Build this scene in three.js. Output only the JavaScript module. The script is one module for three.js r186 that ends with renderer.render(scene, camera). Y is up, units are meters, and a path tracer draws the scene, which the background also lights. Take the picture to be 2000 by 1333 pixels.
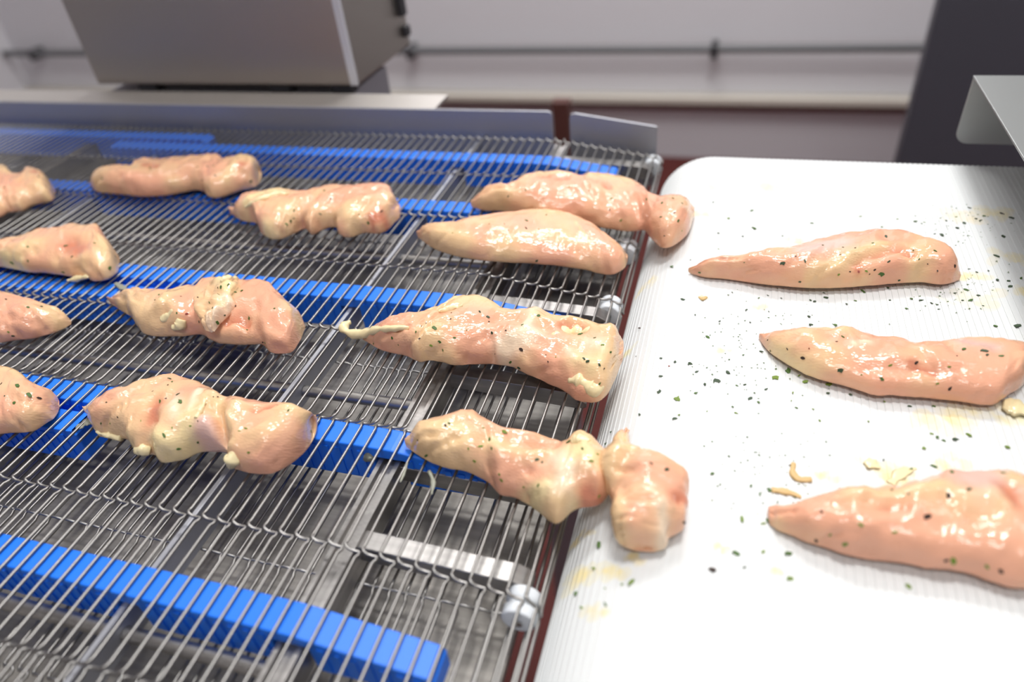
import * as THREE from 'three';
import { ImprovedNoise } from 'three/addons/math/ImprovedNoise.js';
import { RoundedBoxGeometry } from 'three/addons/geometries/RoundedBoxGeometry.js';
import { mergeGeometries } from 'three/addons/utils/BufferGeometryUtils.js';
import { RectAreaLightUniformsLib } from 'three/addons/lights/RectAreaLightUniformsLib.js';

// ---------------------------------------------------------------- camera, light, exposure
// Lengths below are given in wire pitches of the mesh belt (P metres); Y0 is the height of the belt.
const P = 0.00726, Y0 = 0.95, FPX = 1390, CAMH = 31;
const scene = new THREE.Scene();
scene.background = new THREE.Color(0x000000);
const renderer = new THREE.WebGLRenderer({ antialias: true });
renderer.toneMapping = THREE.LinearToneMapping;
renderer.toneMappingExposure = 0.65;
renderer.shadowMap.enabled = true;
const camera = new THREE.PerspectiveCamera(2 * Math.atan(666.5 / FPX) * 180 / Math.PI, 2000 / 1333, 0.02, 30);
camera.position.set(0, Y0 + CAMH * P, 0);
camera.rotation.order = 'YXZ';
camera.rotation.set(-0.665, 0.3477, -0.1123);
camera.focus = 48.5 * P;
camera.userData.fStop = 4.6;
camera.updateMatrixWorld(true);
scene.add(camera);
RectAreaLightUniformsLib.init();
const CEIL = 3.1;
// ceiling panels: [x, z, width, depth, radiance]
const PANELS = [[0.12, -0.60, 0.46, 0.28, 92], [-1.35, -1.15, 1.2, 0.3, 6], [1.55, -1.15, 1.2, 0.3, 8], [0.1, 0.8, 1.2, 0.3, 24], [-0.3, -1.9, 1.2, 0.3, 52]];

// ---------------------------------------------------------------- helpers
const V = (x, y, z) => new THREE.Vector3(x, y, z);
const CAMQ = camera.quaternion.clone();
const rayDir = (px, py) => V((px - 1000) / FPX, -(py - 666.5) / FPX, -1).applyQuaternion(CAMQ);
function onY(px, py, y) { const d = rayDir(px, py), t = (y - CAMH) / d.y; return V(d.x * t, y, d.z * t); }
function onZ(px, py, z) { const d = rayDir(px, py), t = z / d.z; return V(d.x * t, CAMH + d.y * t, z); }
function onX(px, py, x) { const d = rayDir(px, py), t = x / d.x; return V(x, CAMH + d.y * t, d.z * t); }
let seed = 7;
const rnd = () => { seed = (seed * 1664525 + 1013904223) >>> 0; return seed / 4294967296; };
const PN = new ImprovedNoise();
const nz = (x, y, z) => PN.noise(x + 31.7, y + 11.3, z + 57.1);
const fbm = (x, y, z, o = 4) => { let s = 0, a = 1; for (let i = 0; i < o; i++) { s += a * nz(x, y, z); x *= 2.03; y *= 2.03; z *= 2.03; a *= .5; } return s; };
const taken = {};
function numbered(n) { if (!(n in taken)) { taken[n] = 0; return n; } return n + '_' + String(++taken[n]).padStart(3, '0'); }
const origin = new Map([[scene, V(0, 0, 0)]]);
function tag(o, label, category, group, kind) {
  if (label) o.userData.label = label;
  if (category) o.userData.category = category;
  if (group) o.userData.group = group;
  if (kind) o.userData.kind = kind;
  return o;
}
function group(name, x, y, z) {                     // position in pitches
  const g = new THREE.Group(); g.name = numbered(name);
  g.position.set(x * P, Y0 + y * P, z * P); scene.add(g); origin.set(g, g.position.clone());
  return g;
}
const toWorld = new THREE.Matrix4().makeTranslation(0, Y0, 0).multiply(new THREE.Matrix4().makeScale(P, P, P));
function uvBox(g, s = 1) {                          // box mapping, uv in metres times s
  const n = g.attributes.normal, p = g.attributes.position, uv = new Float32Array(p.count * 2);
  for (let i = 0; i < p.count; i++) {
    const ax = Math.abs(n.getX(i)), ay = Math.abs(n.getY(i)), az = Math.abs(n.getZ(i));
    let u, v;
    if (ay >= ax && ay >= az) { u = p.getX(i); v = p.getZ(i); } else if (ax >= az) { u = p.getZ(i); v = p.getY(i); } else { u = p.getX(i); v = p.getY(i); }
    uv[2 * i] = u * s; uv[2 * i + 1] = v * s;
  }
  g.setAttribute('uv', new THREE.BufferAttribute(uv, 2));
  return g;
}
// geometry in absolute pitches -> named mesh under parent
function part(name, geo, mat, parent = scene, keepUv = false) {
  geo.applyMatrix4(toWorld);
  if (!keepUv) uvBox(geo);
  const o = origin.get(parent);
  geo.translate(-o.x, -o.y, -o.z);
  const m = new THREE.Mesh(geo, mat);
  m.name = parent === scene ? numbered(name) : name;
  m.castShadow = m.receiveShadow = true;
  parent.add(m); origin.set(m, o.clone());
  return m;
}
// single top-level thing made of one mesh, its origin at its base
function solo(name, geo, mat, label, category, grp, kind) {
  geo.applyMatrix4(toWorld); uvBox(geo); geo.computeBoundingBox();
  const b = geo.boundingBox, c = V((b.min.x + b.max.x) / 2, b.min.y, (b.min.z + b.max.z) / 2);
  geo.translate(-c.x, -c.y, -c.z);
  const m = new THREE.Mesh(geo, mat); m.name = numbered(name); m.position.copy(c);
  m.castShadow = m.receiveShadow = true; scene.add(m); origin.set(m, c.clone());
  return tag(m, label, category, grp, kind);
}
function box(x0, x1, y0, y1, z0, z1, r = 0) {
  const w = x1 - x0, h = y1 - y0, d = z1 - z0;
  const g = r ? new RoundedBoxGeometry(w, h, d, 2, Math.min(r, w / 2.01, h / 2.01, d / 2.01)) : new THREE.BoxGeometry(w, h, d);
  return (g.index ? g.toNonIndexed() : g).translate((x0 + x1) / 2, (y0 + y1) / 2, (z0 + z1) / 2);
}
function cyl(a, b, r, n = 20) {
  const d = b.clone().sub(a), g = new THREE.CylinderGeometry(r, r, d.length(), n);
  g.applyQuaternion(new THREE.Quaternion().setFromUnitVectors(V(0, 1, 0), d.clone().normalize()));
  return g.translate((a.x + b.x) / 2, (a.y + b.y) / 2, (a.z + b.z) / 2);
}
function extr(pts, depth, z, bevel = 0) {           // outline in x,y extruded along z
  const s = new THREE.Shape(pts.map(p => new THREE.Vector2(p[0], p[1])));
  return new THREE.ExtrudeGeometry(s, { depth: depth - 2 * bevel, bevelEnabled: bevel > 0, bevelSize: bevel, bevelThickness: bevel, bevelOffset: -bevel, bevelSegments: 2, curveSegments: 6 }).translate(0, 0, z + bevel);
}

// ---------------------------------------------------------------- textures and materials
function noiseTex(w, h, f, srgb = false) {
  const d = new Uint8Array(w * h * 4);
  for (let y = 0; y < h; y++) for (let x = 0; x < w; x++) { const c = f(x / w, y / h); for (let k = 0; k < 3; k++) d[(y * w + x) * 4 + k] = Math.max(0, Math.min(255, (Array.isArray(c) ? c[k] : c) * 255)); d[(y * w + x) * 4 + 3] = 255; }
  const t = new THREE.DataTexture(d, w, h); t.wrapS = t.wrapT = THREE.RepeatWrapping; t.magFilter = THREE.LinearFilter; t.minFilter = THREE.LinearMipmapLinearFilter; t.generateMipmaps = true;
  if (srgb) t.colorSpace = THREE.SRGBColorSpace;
  t.needsUpdate = true; return t;
}
// noise that repeats: blend of four shifted samples
const rep = (f) => (u, v) => (f(u, v) * (1 - u) * (1 - v) + f(u - 1, v) * u * (1 - v) + f(u, v - 1) * (1 - u) * v + f(u - 1, v - 1) * u * v);
const brushed = noiseTex(256, 256, rep((u, v) => .5 + .30 * fbm(u * 3, v * 90, 1, 3) + .18 * fbm(u * 5, v * 5, 4, 3)));
brushed.repeat.set(9, 9);
const stained = noiseTex(256, 256, (u, v) => { const f = rep((a, b) => fbm(a * 4, b * 4, 2.5, 5))(u, v), g = rep((a, b) => fbm(a * 2, b * 70, 8.5, 2))(u, v); const k = .74 + .20 * f + .10 * g; return [k, k * .985, k * .965]; }, true);
stained.repeat.set(7, 7);
const meatBump = noiseTex(512, 512, rep((u, v) => .45 + .30 * fbm(u * 6, v * 9, 3, 2) + .34 * nz(u * 21, v * 27, 7)));
const fine = noiseTex(256, 256, rep((u, v) => .5 + .35 * fbm(u * 40, v * 40, 3, 2)));
fine.repeat.set(20, 20);
const C = (r, g, b) => new THREE.Color().setRGB(r, g, b);
const std = (c, rough, metal = 0, extra = {}) => new THREE.MeshStandardMaterial({ color: c, roughness: rough, metalness: metal, ...extra });
const M = {
  wire: std(C(.35, .342, .33), .40, 1),
  steel: std(C(.82, .82, .82), .46, 1, { map: stained, bumpMap: brushed, bumpScale: .00004 }),
  tray: std(C(.70, .685, .66), .48, .45, { map: stained, bumpMap: brushed, bumpScale: .00006 }),
  plate: std(C(.50, .51, .55), .55, .9, { bumpMap: brushed, bumpScale: .00003 }),
  beam: std(C(.74, .74, .75), .36, .9, { map: stained, bumpMap: brushed, bumpScale: .00004 }),
  satin: std(C(.66, .63, .60), .5, 1, { bumpMap: fine, bumpScale: .00003 }),
  edge: std(C(.72, .74, .78), .45, .3),
  hopper: std(C(.47, .44, .40), .42, 1, { bumpMap: fine, bumpScale: .00004 }),
  blue: std(C(.014, .195, .92), .42, 0, { bumpMap: fine, bumpScale: .00004 }),
  roller: std(C(.74, .78, .82), .42),
  dark: std(C(.03, .03, .035), .5),
  bolt: std(C(.5, .5, .5), .3, 1),
  belt: std(C(.86, .87, .86), .55),
  floor: std(C(.085, .008, .005), .75, 0, { bumpMap: fine, bumpScale: .0003 }),
  wall: std(C(.76, .755, .79), .5),
  ceil: std(C(.75, .75, .75), .8),
  kerb: std(C(.66, .62, .55), .35),
  brown: std(C(.10, .035, .028), .5),
  pipe: std(C(.16, .165, .175), .45),
  cabinet: std(C(.075, .075, .095), .45),
  cover: std(C(.56, .58, .57), .42, 1, { bumpMap: fine, bumpScale: .00003 }),
  meat: new THREE.MeshPhysicalMaterial({ color: 0xffffff, vertexColors: true, roughness: .13, bumpMap: meatBump, bumpScale: .00024 }),
  fat: new THREE.MeshPhysicalMaterial({ color: C(.92, .79, .47), roughness: .16, bumpMap: meatBump, bumpScale: .0003 }),
  scrap: std(C(.66, .46, .20), .5),
  residue: std(C(.30, .31, .25), .4),
  herbDark: std(C(.036, .070, .030), .6),
  herb: std(C(.065, .140, .025), .6),
  herbLight: std(C(.16, .25, .03), .6),
  pepper: std(C(.035, .018, .012), .6),
  chilli: std(C(.25, .02, .01), .5),
};

// ---------------------------------------------------------------- room
const zw = -358, FL = -Y0 / P, RX0 = -440, RX1 = 330, RZ1 = 330, CY = (CEIL - Y0) / P;
const st = (name, geo, mat) => tag(part(name, geo, mat), null, null, null, 'structure');
st('floor', box(RX0 - 20, RX1 + 20, FL - 20, FL, zw - 20, RZ1 + 20), M.floor);
st('ceiling', box(RX0 - 20, RX1 + 20, CY, CY + 20, zw - 20, RZ1 + 20), M.ceil);
st('wall_back', box(RX0 - 20, RX1 + 20, FL, CY, zw - 20, zw), M.wall);
st('wall_front', box(RX0 - 20, RX1 + 20, FL, CY, RZ1, RZ1 + 20), M.wall);
st('wall_left', box(RX0 - 20, RX0, FL, CY, zw, RZ1), M.wall);
st('wall_right', box(RX1, RX1 + 20, FL, CY, zw, RZ1), M.wall);
st('trim_1', box(RX0, RX1, -100.3, -96.6, zw, zw + 8, .5), M.kerb);
st('trim_2', box(RX0, RX1, -103.4, -100.3, zw, zw + 6), M.brown);
{ // dark pipe along the back wall with clamps
  const g = group('wall_pipe', 0, -74, zw + 8);
  tag(g, 'dark grey pipe running along the pale back wall', 'pipe');
  part('pipe', cyl(V(RX0 + 2, -74, zw + 8), V(RX1 - 2, -74, zw + 8), 1.9), M.pipe, g);
  for (const x of [-12.5, -165, -300, -416, 140]) part('clamp', mergeGeometries([box(x - 1.5, x + 1.5, -78, -72, zw, zw + 10.3, .6)]), M.dark, g);
}
const PL = ['short bright light panel on the ceiling above the two conveyors', 'long light panel on the ceiling above the steel housing', 'long light panel on the ceiling above the dark panel', 'long light panel on the ceiling near the front wall', 'long light panel on the ceiling beside the back wall'];
for (const [pi, [x, z, w, d, L]] of PANELS.entries()) {
  const g = new THREE.Group(); g.name = numbered('ceiling_light'); g.position.set(x, CEIL, z); scene.add(g); origin.set(g, g.position.clone());
  tag(g, PL[pi], 'light', 'ceiling light panels');
  const y = (CEIL - Y0) / P;
  part('housing', box((x - w / 2 - .02) / P, (x + w / 2 + .02) / P, y - 5, y, (z - d / 2 - .02) / P, (z + d / 2 + .02) / P, .8), M.roller, g);
  part('diffuser', box((x - w / 2) / P, (x + w / 2) / P, y - 5.6, y - 5, (z - d / 2) / P, (z + d / 2) / P), std(C(.8, .8, .8), .5, 0, { emissive: new THREE.Color(1, .99, .97), emissiveIntensity: 2 }), g);
  const l = new THREE.RectAreaLight(new THREE.Color(1, .985, .965), L, w, d);
  l.position.set(x, CEIL - 6.2 * P, z); l.rotation.x = -Math.PI / 2; l.castShadow = true; scene.add(l);
}

// ---------------------------------------------------------------- mesh belt path
const XK = -18.3, XN = -7.8, SL = 0.145, AN = Math.atan(SL), RN = 1.12;
const incY = x => -(x - XK) * SL;
const NY = incY(XN) - RN * Math.cos(AN), NX = XN - RN * Math.sin(AN);   // nose centre
const RETY = NY - RN;
const S1 = Math.hypot(XN - XK, incY(XN));                               // incline length
const A0 = Math.PI / 2 - AN, S2 = RN * (A0 + Math.PI / 2);              // nose arc length
// path: s measured from the kink; returns point and outward normal
function path(s) {
  if (s <= 0) return [XK + s, 0, 0, 1];
  if (s <= S1) { const t = s / S1; return [XK + (XN - XK) * t, incY(XN) * t, Math.sin(AN), Math.cos(AN)]; }
  if (s <= S1 + S2) { const a = A0 - (s - S1) / RN; return [NX + RN * Math.cos(a), NY + RN * Math.sin(a), Math.cos(a), Math.sin(a)]; }
  return [NX - (s - S1 - S2), RETY, 0, -1];
}
const ZK = k => -(18.93 + 8.85 * k);
const WR = .098, ZFAR = ZK(6) - .55, ZNEAR = ZK(-2) + .5;
// centre line of one wire: [offset along the belt, z, height]
function wireLine() {
  const pts = []; let o = 0;
  pts.push([.0, ZFAR, 0]);
  for (let k = 6; k >= -2; k--) {
    const z = ZK(k), d = o === 0 ? 1 : -1;
    const e = .84 * d;
    pts.push([o, z - .42, 0], [o, z - .22, .02], [o + .02 * d, z - .07, .07], [o + .12 * d, z + .02, .05], [o + .3 * d, z + .05, -.08], [o + .6 * d, z + .05, -.13], [o + e, z + .06, -.12], [o + e * 1.1, z + .14, -.08], [o + e * 1.1, z + .3, -.02], [o + e, z + .5, 0]);
    o = o === 0 ? e : 0;
    if (k > -2) pts.push([o, z + 3, 0], [o, z + 6, 0]);
  }
  pts.push([o, ZNEAR, 0]);
  return pts;
}
const WLINE = wireLine();
function sweep(pts, r, n = 6) {                     // tube through points, no twist needed
  const pos = [], idx = [], N = pts.length, T = V(), X = V(), Y = V(), up = V(0, 1, 0);
  for (let i = 0; i < N; i++) {
    T.subVectors(pts[Math.min(N - 1, i + 1)], pts[Math.max(0, i - 1)]).normalize();
    X.crossVectors(up, T); if (X.lengthSq() < .02) X.crossVectors(V(1, 0, .01), T); X.normalize(); Y.crossVectors(T, X);
    const rr = Array.isArray(r) ? r[i] : r;
    for (let j = 0; j < n; j++) { const a = j / n * Math.PI * 2; pos.push(pts[i].x + rr * (Math.cos(a) * X.x + Math.sin(a) * Y.x), pts[i].y + rr * (Math.cos(a) * X.y + Math.sin(a) * Y.y), pts[i].z + rr * (Math.cos(a) * X.z + Math.sin(a) * Y.z)); }
  }
  for (let i = 0; i < N - 1; i++) for (let j = 0; j < n; j++) { const a = i * n + j, b = i * n + (j + 1) % n; idx.push(a, a + n, b, b, a + n, b + n); }
  const c0 = pos.length / 3; pos.push(pts[0].x, pts[0].y, pts[0].z, pts[N - 1].x, pts[N - 1].y, pts[N - 1].z);
  for (let j = 0; j < n; j++) { idx.push(c0, j, (j + 1) % n); idx.push(c0 + 1, (N - 1) * n + (j + 1) % n, (N - 1) * n + j); }
  const g = new THREE.BufferGeometry(); g.setAttribute('position', new THREE.Float32BufferAttribute(pos, 3)); g.setIndex(idx);
  g.setAttribute('uv', new THREE.Float32BufferAttribute(new Float32Array(pos.length / 3 * 2), 2));
  g.computeVertexNormals(); return g;
}
const MC = group('mesh_conveyor', -50, FL, -36);
tag(MC, 'steel wire mesh conveyor with blue wear strips and white nose rollers', 'conveyor');
const mapWire = (s, flip) => sweep(WLINE.map(([o, z, y]) => { const [x, yy, nx, ny] = path(s + o); const h = y - WR; return V(x + nx * h, yy + ny * h, z); }), WR);

{
  const belt = new THREE.Group(); belt.name = 'mesh_belt'; MC.add(belt);
  const G = V(-50 * P, Y0, -36 * P); belt.position.copy(G).sub(origin.get(MC)); origin.set(belt, G.clone());
  belt.userData.label = 'stainless steel wire mesh belt';
  const flat = sweep(WLINE.map(([o, z, y]) => V(o, y - WR, z)), WR).applyMatrix4(new THREE.Matrix4().makeScale(P, P, P));
  const ret = sweep(WLINE.map(([o, z, y]) => V(-o, -(y - WR), z)), WR).applyMatrix4(new THREE.Matrix4().makeScale(P, P, P));
  const place = (geo, x, y) => { const m = new THREE.Mesh(geo, M.wire); m.name = 'wire'; m.position.set(x * P - G.x, Y0 + y * P - G.y, -G.z); m.castShadow = m.receiveShadow = true; belt.add(m); };
  for (let s = -1.29; s > -98; s -= 1) place(flat, XK + s, 0);
  let s = -.29;
  for (; s < S1 + S2; s += 1) part('wire', mapWire(s), M.wire, belt);
  for (; s < S1 + S2 + 84; s += 1) place(ret, path(s)[0], RETY);
}

// ---------------------------------------------------------------- mesh conveyor frame
{
  const F = MC;
  // blue wear strips: [zFar, zNear, x0, x1]
  const strips = [[-15.45, -13.65, -104, -10.7], [-27.65, -25.85, -74, -11], [-25.0, -23.2, -104, -39.8], [-42.5, -40.5, -74, -10.9], [-39.45, -37.55, -104, -36],
    [-57.4, -55.4, -104, -10.9], [-68.4, -66.4, -74, -10.9], [-71.2, -69.3, -104, -62]];
  const top = x => (x > XK ? incY(x) : 0) - 2 * WR - .04;
  for (const [zf, zn, x0, x1] of strips) {
    // body: plan with ribs on the near face, swept in height; two notches where the cross members pass
    const body = [], ribP = .82, bot = -3.25;
    const xs = [x0]; for (let x = Math.ceil(x0); x < x1; x += 2) xs.push(x); xs.push(x1 - .3, x1);
    const outline = []; xs.forEach((x, i) => outline.push([x, top(Math.min(x, x1)) - (i === xs.length - 1 ? .35 : 0)]));
    const low = [[x1, bot + .3], [x1 - .3, bot]];
    for (const [nx0, nx1] of [[-19.3, -17.2], [-28.9, -27.3], [-68.2, -66.6], [-81.0, -79]].filter(n => n[0] > x0 + .5 && n[1] < x1 - .5)) low.push([nx1, bot], [nx1, -1.1], [nx0, -1.1], [nx0, bot]);
    low.push([x0, bot]);
    const m = part('wear_strip', extr([...outline, ...low], zn - zf, zf, .1), M.blue, F);
    m.userData.label = 'blue plastic wear strip';
    // ribs on the near face
    const ribs = [];
    for (let x = x0 + .6; x < x1 - .5; x += ribP) {
      if ([[-19.5, -17], [-29.1, -27.1]].some(n => x > n[0] && x < n[1])) continue;
      ribs.push(box(x - .2, x + .2, bot + .25, top(x) - .42, zn - .05, zn + .08));
    }
    part('rib', mergeGeometries(ribs), M.blue, m).userData.kind = 'stuff';
  }
  // thin upright plates across the belt and the channel near the nose
  const zA = -73.5, zB = -1;
  for (const x of [-28.1, -67.4]) part('support_plate', box(x - .17, x + .17, -3.35, -1.15, zA, zB, .05), M.plate, F);
  for (const x of [-18.2, -80]) {
    const c = [[x - .7, -3.2], [x + .7, -3.2], [x + .7, -1.15], [x + .42, -1.15], [x + .3, -1.4], [x - .3, -1.4], [x - .42, -1.15], [x - .7, -1.15]];
    part('cross_beam', extr(c, zB - zA, zA, .05), M.beam, F);
  }
  for (const z of [-12.7, -31.95, -50.1]) {
    part('tie_rod', cyl(V(-104, -2.45, z), V(-28.3, -2.45, z), .42), M.steel, F);
    part('tie_rod', cyl(V(-27.9, -2.45, z), V(-18.9, -2.45, z), .42), M.steel, F);
  }
  // arms and grooved nose rollers
  for (let k = -1; k <= 6; k++) {
    const zr = ZK(k), farSide = k === 0;
    const za = farSide ? zr - 2.05 : zr + .85, zb = farSide ? zr - .85 : zr + 2.05;
    const arm = part('roller_arm', extr([[-17.55, -1.5], [-8.6, -1.85], [-7.75, -2.3], [-7.75, -2.9], [-8.4, -3.25], [-17.55, -2.75]], zb - za, za, .06), M.beam, F);
    arm.userData.label = 'steel arm holding a nose roller';
    part('bolt', cyl(V(NX, NY, zb), V(NX, NY, zb + .22), .34, 6), M.bolt, arm);
    const prof = [[0, -.84], [.8, -.84], [.93, -.74], [.93, -.2], [.74, -.14], [.74, .14], [.93, .2], [.93, .74], [.8, .84], [0, .84]].map(p => new THREE.Vector2(p[0], p[1]));
    const rg = new THREE.LatheGeometry(prof, 28).rotateX(Math.PI / 2).translate(NX, NY, zr);
    const ro = part('roller', rg, M.roller, F); ro.userData.label = 'white grooved plastic nose roller';
    part('axle', cyl(V(NX, NY, zr - .95), V(NX, NY, zr + .95), .26, 10), M.bolt, ro);
  }
  // drip tray under the return strand
  part('drip_tray', mergeGeometries([box(-104, -8.5, -5.7, -5.5, -73.2, -1), box(-8.7, -8.5, -5.5, -5.1, -73.2, -1)]), M.tray, F);
  // side plates and ledge on the far side
  const rp = (x0, x1, y0, y1, y1b, r) => { const p = [[x0, y0], [x1, y0]]; for (let i = 0; i <= 5; i++) { const a = i / 5 * Math.PI / 2; p.push([x1 - r + r * Math.cos(a), y1b - r + r * Math.sin(a)]); } for (let i = 0; i <= 5; i++) { const a = Math.PI / 2 + i / 5 * Math.PI / 2; p.push([x0 + r + r * Math.cos(a), y1 - r + r * Math.sin(a)]); } return p; };
  part('side_plate', extr(rp(-104, -19.2, -6, 2.35, 2.35, .55), .3, -74.2, .06), M.plate, F);
  part('nose_side_plate', extr([[-17.3, -6], [-7.8, -6], [-7.8, .82], [-7.95, .92], [-16.7, 2.18], [-17.15, 2.05], [-17.3, 1.6]], .3, -74.2, .06), M.plate, F);
  part('ledge', extr([[-104, 2.1], [-33, 2.1], [-33, 2.4], [-104, 2.4]], 4.4, -78.5, .05), M.satin, F);
  part('side_beam', box(-104, -12, -14, -6.2, -77.5, -74.4, .4), M.plate, F);
  part('side_beam', box(-104, -12, -14, -6.2, -.9, 2, .4), M.plate, F);
  part('cross_tie', box(-30, -27, -9.5, -6.4, -74.4, -.9, .2), M.plate, F);
  part('cross_tie', box(-84, -81, -9.5, -6.4, -74.4, -.9, .2), M.plate, F);
  for (const [x, z] of [[-20, -72.5], [-98, -72.5], [-20, .5], [-98, .5]]) {
    const l = part('leg', box(x - 2.6, x + 2.6, FL + 1, -14, z - 2.6, z + 2.6, .3), M.plate, F);
    part('foot', new THREE.CylinderGeometry(3.6, 4, 1, 20).translate(x, FL + .5, z), M.dark, l);
  }
}

// ---------------------------------------------------------------- white ribbed belt
const WT = -.2, WX = -1.45, WRAD = 5.4, WXR = 62, WZ0 = -69.3, WZ1 = 2;
{
  const T = group('flat_conveyor', 20, FL, -34);
  tag(T, 'flat conveyor with white cross-ribbed belt and rounded nose', 'conveyor');
  // outline with ribs
  const outer = [], inner = []; const RP = .43, RD = .045;
  const line = (n, f) => { for (let i = 0; i < n; i++) { const a = f(i), b = f(i + .52); outer.push(a(0), b(0), b(-RD), f(i + 1)(-RD)); } };
  const L1 = WXR - WX, n1 = Math.round(L1 / RP);
  line(n1, i => d => { const x = WXR - L1 * i / n1; return [x, WT + d]; });
  const n2 = Math.round(Math.PI * WRAD / RP);
  line(n2, i => d => { const a = Math.PI / 2 + Math.PI * i / n2; return [WX + (WRAD + d) * Math.cos(a), WT - WRAD + (WRAD + d) * Math.sin(a)]; });
  line(n1, i => d => { const x = WX + L1 * i / n1; return [x, WT - 2 * WRAD - d]; });
  line(n2, i => d => { const a = -Math.PI / 2 + Math.PI * i / n2; return [WXR + (WRAD + d) * Math.cos(a), WT - WRAD + (WRAD + d) * Math.sin(a)]; });
  const R2 = WRAD - .35;
  for (let i = 0; i <= 16; i++) { const a = Math.PI / 2 + Math.PI * i / 16; inner.push([WX + R2 * Math.cos(a), WT - WRAD + R2 * Math.sin(a)]); }
  for (let i = 0; i <= 16; i++) { const a = -Math.PI / 2 + Math.PI * i / 16; inner.push([WXR + R2 * Math.cos(a), WT - WRAD + R2 * Math.sin(a)]); }
  const sh = new THREE.Shape(outer.map(p => new THREE.Vector2(...p)));
  sh.holes.push(new THREE.Path(inner.map(p => new THREE.Vector2(...p))));
  const g = new THREE.ExtrudeGeometry(sh, { depth: WZ1 - WZ0, bevelEnabled: false }).translate(0, 0, WZ0);
  // colour: marinade stains lying on the belt
  const S = 1024, cv = document.createElement('canvas'); cv.width = cv.height = S; const cx = cv.getContext('2d');
  cx.fillStyle = 'rgb(224,227,227)'; cx.fillRect(0, 0, S, S);
  const UX0 = -8, UX1 = 66, UZ0 = -70, UZ1 = 3, uu = x => (x - UX0) / (UX1 - UX0), vv = z => (z - UZ0) / (UZ1 - UZ0);
  const stain = (px, py, r, al, col) => { const p = onY(px, py, WT); for (let i = 0; i < 9; i++) { const a = rnd() * 6.28, q = r * Math.sqrt(rnd()) * 1.1; cx.fillStyle = `rgba(${col},${al * .6})`; cx.beginPath(); cx.ellipse(uu(p.x + q * Math.cos(a)) * S, vv(p.z + q * .6 * Math.sin(a)) * S, r * (.25 + .5 * rnd()) / (UX1 - UX0) * S, r * (.15 + .4 * rnd()) / (UZ1 - UZ0) * S, rnd() * 3, 0, 6.3); cx.fill(); } };
  const Yl = '238,214,140', Or = '226,190,130';
  for (const [x, y, r, al, c] of [[1855, 905, 1, .25, Yl], [1755, 925, 1, .35, Yl], [1740, 945, .7, .35, Yl], [1615, 932, .6, .3, Yl], [1700, 906, .6, .3, Yl], [1900, 812, 1.2, .22, Yl], [1830, 812, 1.6, .2, Yl], [1960, 805, 1.2, .25, Yl], [1950, 415, 1.5, .2, Yl], [1960, 500, 1.4, .2, Yl], [1900, 545, 1, .3, Yl], [1890, 585, 1.5, .18, Yl], [1980, 570, 1.2, .2, Yl], [1375, 580, .35, .4, Or], [1240, 455, .6, .3, Yl], [1265, 520, .9, .2, Yl], [1230, 640, .7, .25, Yl], [1120, 1095, .9, .3, Yl], [1190, 1105, .8, .3, Yl], [1240, 1090, .5, .35, Yl], [1130, 1000, .6, .35, Yl], [1480, 365, 1.8, .13, Or], [1380, 365, 1.5, .13, Or], [1880, 420, 1.6, .15, Yl], [1360, 415, 1, .25, Yl], [1410, 1070, .4, .4, Yl], [1520, 1118, .3, .4, Yl], [1415, 685, .5, .3, Yl], [1550, 470, .8, .2, Yl], [1480, 600, .6, .2, Or], [1160, 1180, .6, .3, Yl]]) stain(x, y, r, al, c);
  const ct = new THREE.CanvasTexture(cv); ct.colorSpace = THREE.SRGBColorSpace; ct.flipY = false;
  const pos = g.attributes.position, uv = g.attributes.uv;
  for (let i = 0; i < pos.count; i++) uv.setXY(i, pos.getY(i) > -6 ? uu(pos.getX(i)) : .9, pos.getY(i) > -6 ? vv(pos.getZ(i)) : .98);
  const bm = M.belt.clone(); bm.map = ct; bm.color = C(1, 1, 1);
  part('belt', g, bm, T, true).userData.label = 'white ribbed rubber belt with marinade stains and rounded nose';
  const zi0 = WZ0 + 2, zi1 = WZ1 - 2;
  part('nose_drum', cyl(V(WX, WT - WRAD, zi0), V(WX, WT - WRAD, zi1), R2 - .05, 32), M.steel, T);
  part('nose_drum', cyl(V(WXR, WT - WRAD, zi0), V(WXR, WT - WRAD, zi1), R2 - .05, 32), M.steel, T);
  part('slider_bed', box(WX + 6, WXR - 6, WT - 1.4, WT - .45, zi0, zi1), M.steel, T);
  part('bed_frame', mergeGeometries([box(WX + 6, WXR - 6, WT - 8.2, WT - 1.5, zi0, zi0 + 1), box(WX + 6, WXR - 6, WT - 8.2, WT - 1.5, zi1 - 1, zi1)]), M.plate, T);
  for (const x of [WX + 8, WXR - 12]) for (const z of [zi0 - 3.2, zi1 + 4.2]) {
    const l = part('leg', box(x - 2.5, x + 2.5, FL + 1, WT - 4, z - 2, z + 1, .3), M.plate, T);
    part('foot', new THREE.CylinderGeometry(3.4, 3.8, 1, 20).translate(x, FL + .5, z - .5), M.dark, l);
    part('bracket', box(x - 1, x + 1, WT - 7, WT - 5, Math.min(z, z < -30 ? zi0 : zi1 - .1), Math.max(z, z < -30 ? zi0 + .1 : zi1)), M.plate, l);
  }
}

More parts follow.
